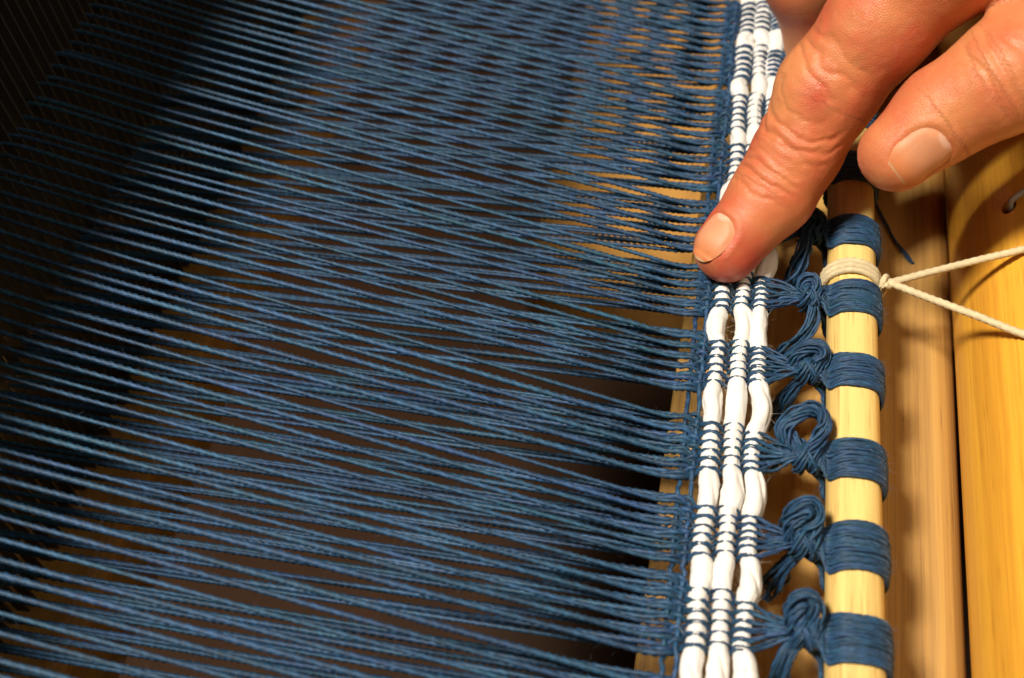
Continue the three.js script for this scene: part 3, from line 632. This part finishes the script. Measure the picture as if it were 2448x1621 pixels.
    for (const nl of NAILS) {
      const [s, t, up] = local(nl.f, x, y, z);
      if (up < 0 || s < nl.s0 - 5) continue;
      const e = nailEdge(nl, s, t) * 6;
      d += -0.3 * (1 - smooth(-0.6, 0.35, e)) * (1 - smooth(1.5, 4, s));                                     // bed
      const lateral = 1 - smooth(nl.s1 - 4.5, nl.s1 - 1, s);
      d += 0.2 * crease(e - 1.1, 0.85) * lateral;                                 // fold of skin round the nail
    }
    { const q = hand.skinUV(x, y, z); uvs[i * 2] = q[0] / 24; uvs[i * 2 + 1] = q[1] / 24; }
    x += gx / gl * d; y += gy / gl * d; z += gz / gl * d;
    verts[i * 3] = x; verts[i * 3 + 1] = y; verts[i * 3 + 2] = z;
    const blotch = fbm(x * 0.09, y * 0.09, z * 0.09 + 5, 3), fine = fbm(x * 0.7, y * 0.7, z * 0.7, 2), speck = Math.max(0, noise(x * 1.3, y * 1.3, z * 1.3 + 60) - 0.55);
    red += 0.95 * blotch + 0.3 * fine + 0.3; red += 0.35 * (1 - smooth(4, 13, Math.hypot(x - hand.J.tip.x, y - hand.J.tip.y, z - hand.J.tip.z)));
    red = Math.min(1.1, Math.max(0, red)); pale = Math.min(1, pale + 1.2 * speck);
    const m = 1 + 0.14 * fine;
    col[i * 3] = (0.60 - 0.11 * red + 0.08 * pale) * m; col[i * 3 + 1] = (0.222 - 0.135 * red + 0.1 * pale) * m; col[i * 3 + 2] = (0.082 - 0.038 * red + 0.075 * pale) * m;
  }
  const geo = new THREE.BufferGeometry();
  geo.setAttribute('position', new THREE.BufferAttribute(new Float32Array(verts).map((q) => q * MM), 3));
  geo.setAttribute('color', new THREE.BufferAttribute(col, 3)); geo.setAttribute('uv', new THREE.BufferAttribute(uvs, 2)); geo.setIndex(idx); geo.computeVertexNormals();
  // fine relief of the skin: a net of tiny furrows, 24 mm to the tile
  const SN = 512, sk = new Uint8Array(SN * SN * 4), sr = rng(5), seeds = [], G = 56;
  for (let a = 0; a < G; a++) for (let b = 0; b < G; b++) seeds.push([(a + 0.1 + 0.8 * sr()) / G, (b + 0.1 + 0.8 * sr()) / G]);
  for (let yy = 0; yy < SN; yy++) for (let xx = 0; xx < SN; xx++) {
    const u = xx / SN, v = yy / SN, ca = Math.floor(u * G), cb = Math.floor(v * G); let d1 = 9, d2 = 9;
    for (let a = -1; a <= 1; a++) for (let b = -1; b <= 1; b++) { const q = seeds[((ca + a + G) % G) * G + (cb + b + G) % G]; let du = Math.abs(u - q[0]), dv = Math.abs(v - q[1]); du = Math.min(du, 1 - du); dv = Math.min(dv, 1 - dv); const d = Math.hypot(du * G * 1.25, dv * G * 0.85); if (d < d1) { d2 = d1; d1 = d; } else if (d < d2) d2 = d; }
    const furrow = Math.min(1, (d2 - d1) * 2.2), lines = 0.5 + 0.5 * noise(u * 40, v * 9, 3), j = (yy * SN + xx) * 4;
    sk[j] = sk[j + 1] = sk[j + 2] = Math.round(255 * (0.65 * furrow + 0.35 * lines)); sk[j + 3] = 255;
  }
  const skinRelief = new THREE.DataTexture(sk, SN, SN); skinRelief.wrapS = skinRelief.wrapT = THREE.RepeatWrapping; skinRelief.magFilter = THREE.LinearFilter; skinRelief.needsUpdate = true;
  const skin = new THREE.MeshPhysicalMaterial({ vertexColors: true, bumpMap: skinRelief, bumpScale: 0.00006, roughness: 0.42, specularIntensity: 0.8, sheen: 0.25, sheenColor: new THREE.Color(1, 0.55, 0.35), sheenRoughness: 0.6 });
  const t = thing('person', 'hand pressing the white header with its extended index finger, thumb held apart', 'person', [hand.J.tip.x, 0, hand.J.tip.z]);
  part(t, 'hand', geo, skin);
  // nails: plates that follow the finger, found by walking in from outside to the skin
  const nailMat = new THREE.MeshPhysicalMaterial({ vertexColors: true, roughness: 0.5, specularIntensity: 0.55 });
  for (const nl of NAILS) {
    const U = 30, Wn = 26, p = [], c = [], id = [], f = nl.f;
    for (let side = 0; side < 2; side++) for (let i = 0; i <= U; i++) for (let k = 0; k <= Wn; k++) {
      let q = i / U * 2 - 1, w = k / Wn * 2 - 1;
      const sx = q * Math.sqrt(1 - w * w / 2), sw = w * Math.sqrt(1 - q * q / 2), pw = (v) => Math.sign(v) * Math.abs(v); // disc
      const ang = Math.atan2(sw, sx), rad = Math.hypot(sx, sw), sup = rad * Math.pow(Math.abs(Math.cos(ang)) ** 2.6 + Math.abs(Math.sin(ang)) ** 2.6, -1 / 2.6);
      const qq = sup * Math.cos(ang), ww = sup * Math.sin(ang), m = (nl.s0 + nl.s1) / 2, h = (nl.s1 - nl.s0) / 2, s = m + qq * h, arc = ww * nl.half * (1 - 0.06 * qq) / nl.r;
      const base = f.o.clone().addScaledVector(f.T, Math.min(s, 4)), dir = f.D.clone().multiplyScalar(Math.cos(arc)).addScaledVector(f.S, Math.sin(arc));
      let a = 0, b = 14; for (let it = 0; it < 18; it++) { const mm = (a + b) / 2; field(base.x + dir.x * mm, base.y + dir.y * mm, base.z + dir.z * mm) < 0 ? a = mm : b = mm; }
      const over = Math.max(0, s - 4);
      const rise = (side ? -0.22 - 0.8 * (1 - smooth(0.55, 1, rad)) : 0.1) - 0.34 * smooth(0.7, 1, rad) * (1 - smooth(-0.1, 0.5, qq)) - 0.2 * over * over - 0.34 * smooth(0.78, 1, qq);
      const P = base.addScaledVector(dir, a + rise).addScaledVector(f.T, over);
      p.push(P.x * MM, P.y * MM, P.z * MM);
      const freeEdge = smooth(nl.edge, nl.edge + 0.05, qq + 0.10 * ww * ww * (nl === NAILS[1] ? 1 : 0.4)), lunula = 1 - smooth(0.22, 0.34, Math.hypot(qq + 1.0, ww * 0.75)), v = 1 + 0.05 * noise(ww * 22, qq * 1.5, 3) + 0.05 * noise(ww * 3, qq * 3, 8);
      const bed = [0.62 * v, (0.27 - 0.06 * smooth(0, 0.8, qq)) * v, (0.14 - 0.06 * smooth(0, 0.8, qq)) * v];
      c.push(...[0, 1, 2].map((e) => bed[e] + ([0.70, 0.50, 0.28][e] - bed[e]) * freeEdge + ([0.78, 0.52, 0.40][e] - bed[e]) * lunula * 0.5 * (1 - freeEdge)));
    }
    const row = Wn + 1, off = (U + 1) * row;
    for (let i = 0; i < U; i++) for (let k = 0; k < Wn; k++) { const a = i * row + k, b = a + 1, d = a + row, e = d + 1; id.push(a, d, b, b, d, e); id.push(a + off, b + off, d + off, b + off, e + off, d + off); }
    const rim = (a, b) => id.push(a, b, a + off, b, b + off, a + off);
    for (let k = 0; k < Wn; k++) { rim(k, k + 1); rim(U * row + k + 1, U * row + k); }
    for (let i = 0; i < U; i++) { rim((i + 1) * row, i * row); rim(i * row + Wn, (i + 1) * row + Wn); }
    const ng = new THREE.BufferGeometry();
    ng.setAttribute('position', new THREE.Float32BufferAttribute(p, 3)); ng.setAttribute('color', new THREE.Float32BufferAttribute(c, 3)); ng.setIndex(id); ng.computeVertexNormals();
    part(t, 'fingernail', ng, nailMat, nl === NAILS[0] ? 'pink nail of the index finger' : 'thumb nail with a pale free edge');
  }
  console.log('hand vertices', n, 'triangles', idx.length / 3);
}

// ------------------------------------------------------------------ stray fibres
function fuzz(paths, count, r0, length, width, colour, name, label, category) {
  const pos = [], idx = [];
  for (let q = 0; q < count; q++) {
    const p = paths[Math.floor(rnd() * paths.length)], m = p.length / 3, i = 1 + Math.floor(rnd() * (m - 2)), o = V(p[i * 3], p[i * 3 + 1], p[i * 3 + 2]);
    const T = V(p[i * 3 + 3] - p[i * 3 - 3], p[i * 3 + 4] - p[i * 3 - 2], p[i * 3 + 5] - p[i * 3 - 1]).normalize(), R = V(between(-1, 1), between(-1, 1), between(-1, 1)); R.addScaledVector(T, -R.dot(T)).normalize();
    const D = R.clone().addScaledVector(T, between(-1.6, 1.6)).normalize(), C = V(between(-1, 1), between(-1, 1), between(-1, 1)), L = length * between(0.4, 1.3), S = D.clone().cross(view3(o)).normalize();
    const b = pos.length / 3; let prev = null;
    for (let k = 0; k <= 3; k++) { const u = k / 3, P = o.clone().addScaledVector(R, r0).addScaledVector(D, L * u).addScaledVector(C, L * 1.2 * u * u), w = width * (1 - 0.7 * u) / 2; pos.push((P.x + S.x * w) * MM, (P.y + S.y * w) * MM, (P.z + S.z * w) * MM, (P.x - S.x * w) * MM, (P.y - S.y * w) * MM, (P.z - S.z * w) * MM); if (k < 3) idx.push(b + 2 * k, b + 2 * k + 1, b + 2 * k + 2, b + 2 * k + 1, b + 2 * k + 3, b + 2 * k + 2); }
  }
  const g = new THREE.BufferGeometry(); g.setAttribute('position', new THREE.Float32BufferAttribute(pos, 3)); g.setIndex(idx); g.computeVertexNormals();
  const m = part(scene, name, g, new THREE.MeshStandardMaterial({ color: colour, roughness: 0.9 }));
  m.userData = { kind: 'stuff', label, category };
}
function view3(o) { return V(0.2, 1, 0.5).normalize(); }
fuzz(fuzzPaths, 32000, 0.32, 0.85, 0.026, new THREE.Color(0.07, 0.12, 0.18), 'navy_fuzz', 'fine stray fibres along the navy yarn', 'fibres');
fuzz(whitePaths, 3600, 1.6, 1.1, 0.028, new THREE.Color(0.75, 0.70, 0.60), 'white_fuzz', 'fine stray fibres along the white yarn', 'fibres');

let total = 0; scene.traverse((o) => { if (o.isMesh) total += (o.geometry.index ? o.geometry.index.count : o.geometry.attributes.position.count) / 3; });
console.log('triangles', total);
renderer.render(scene, camera);
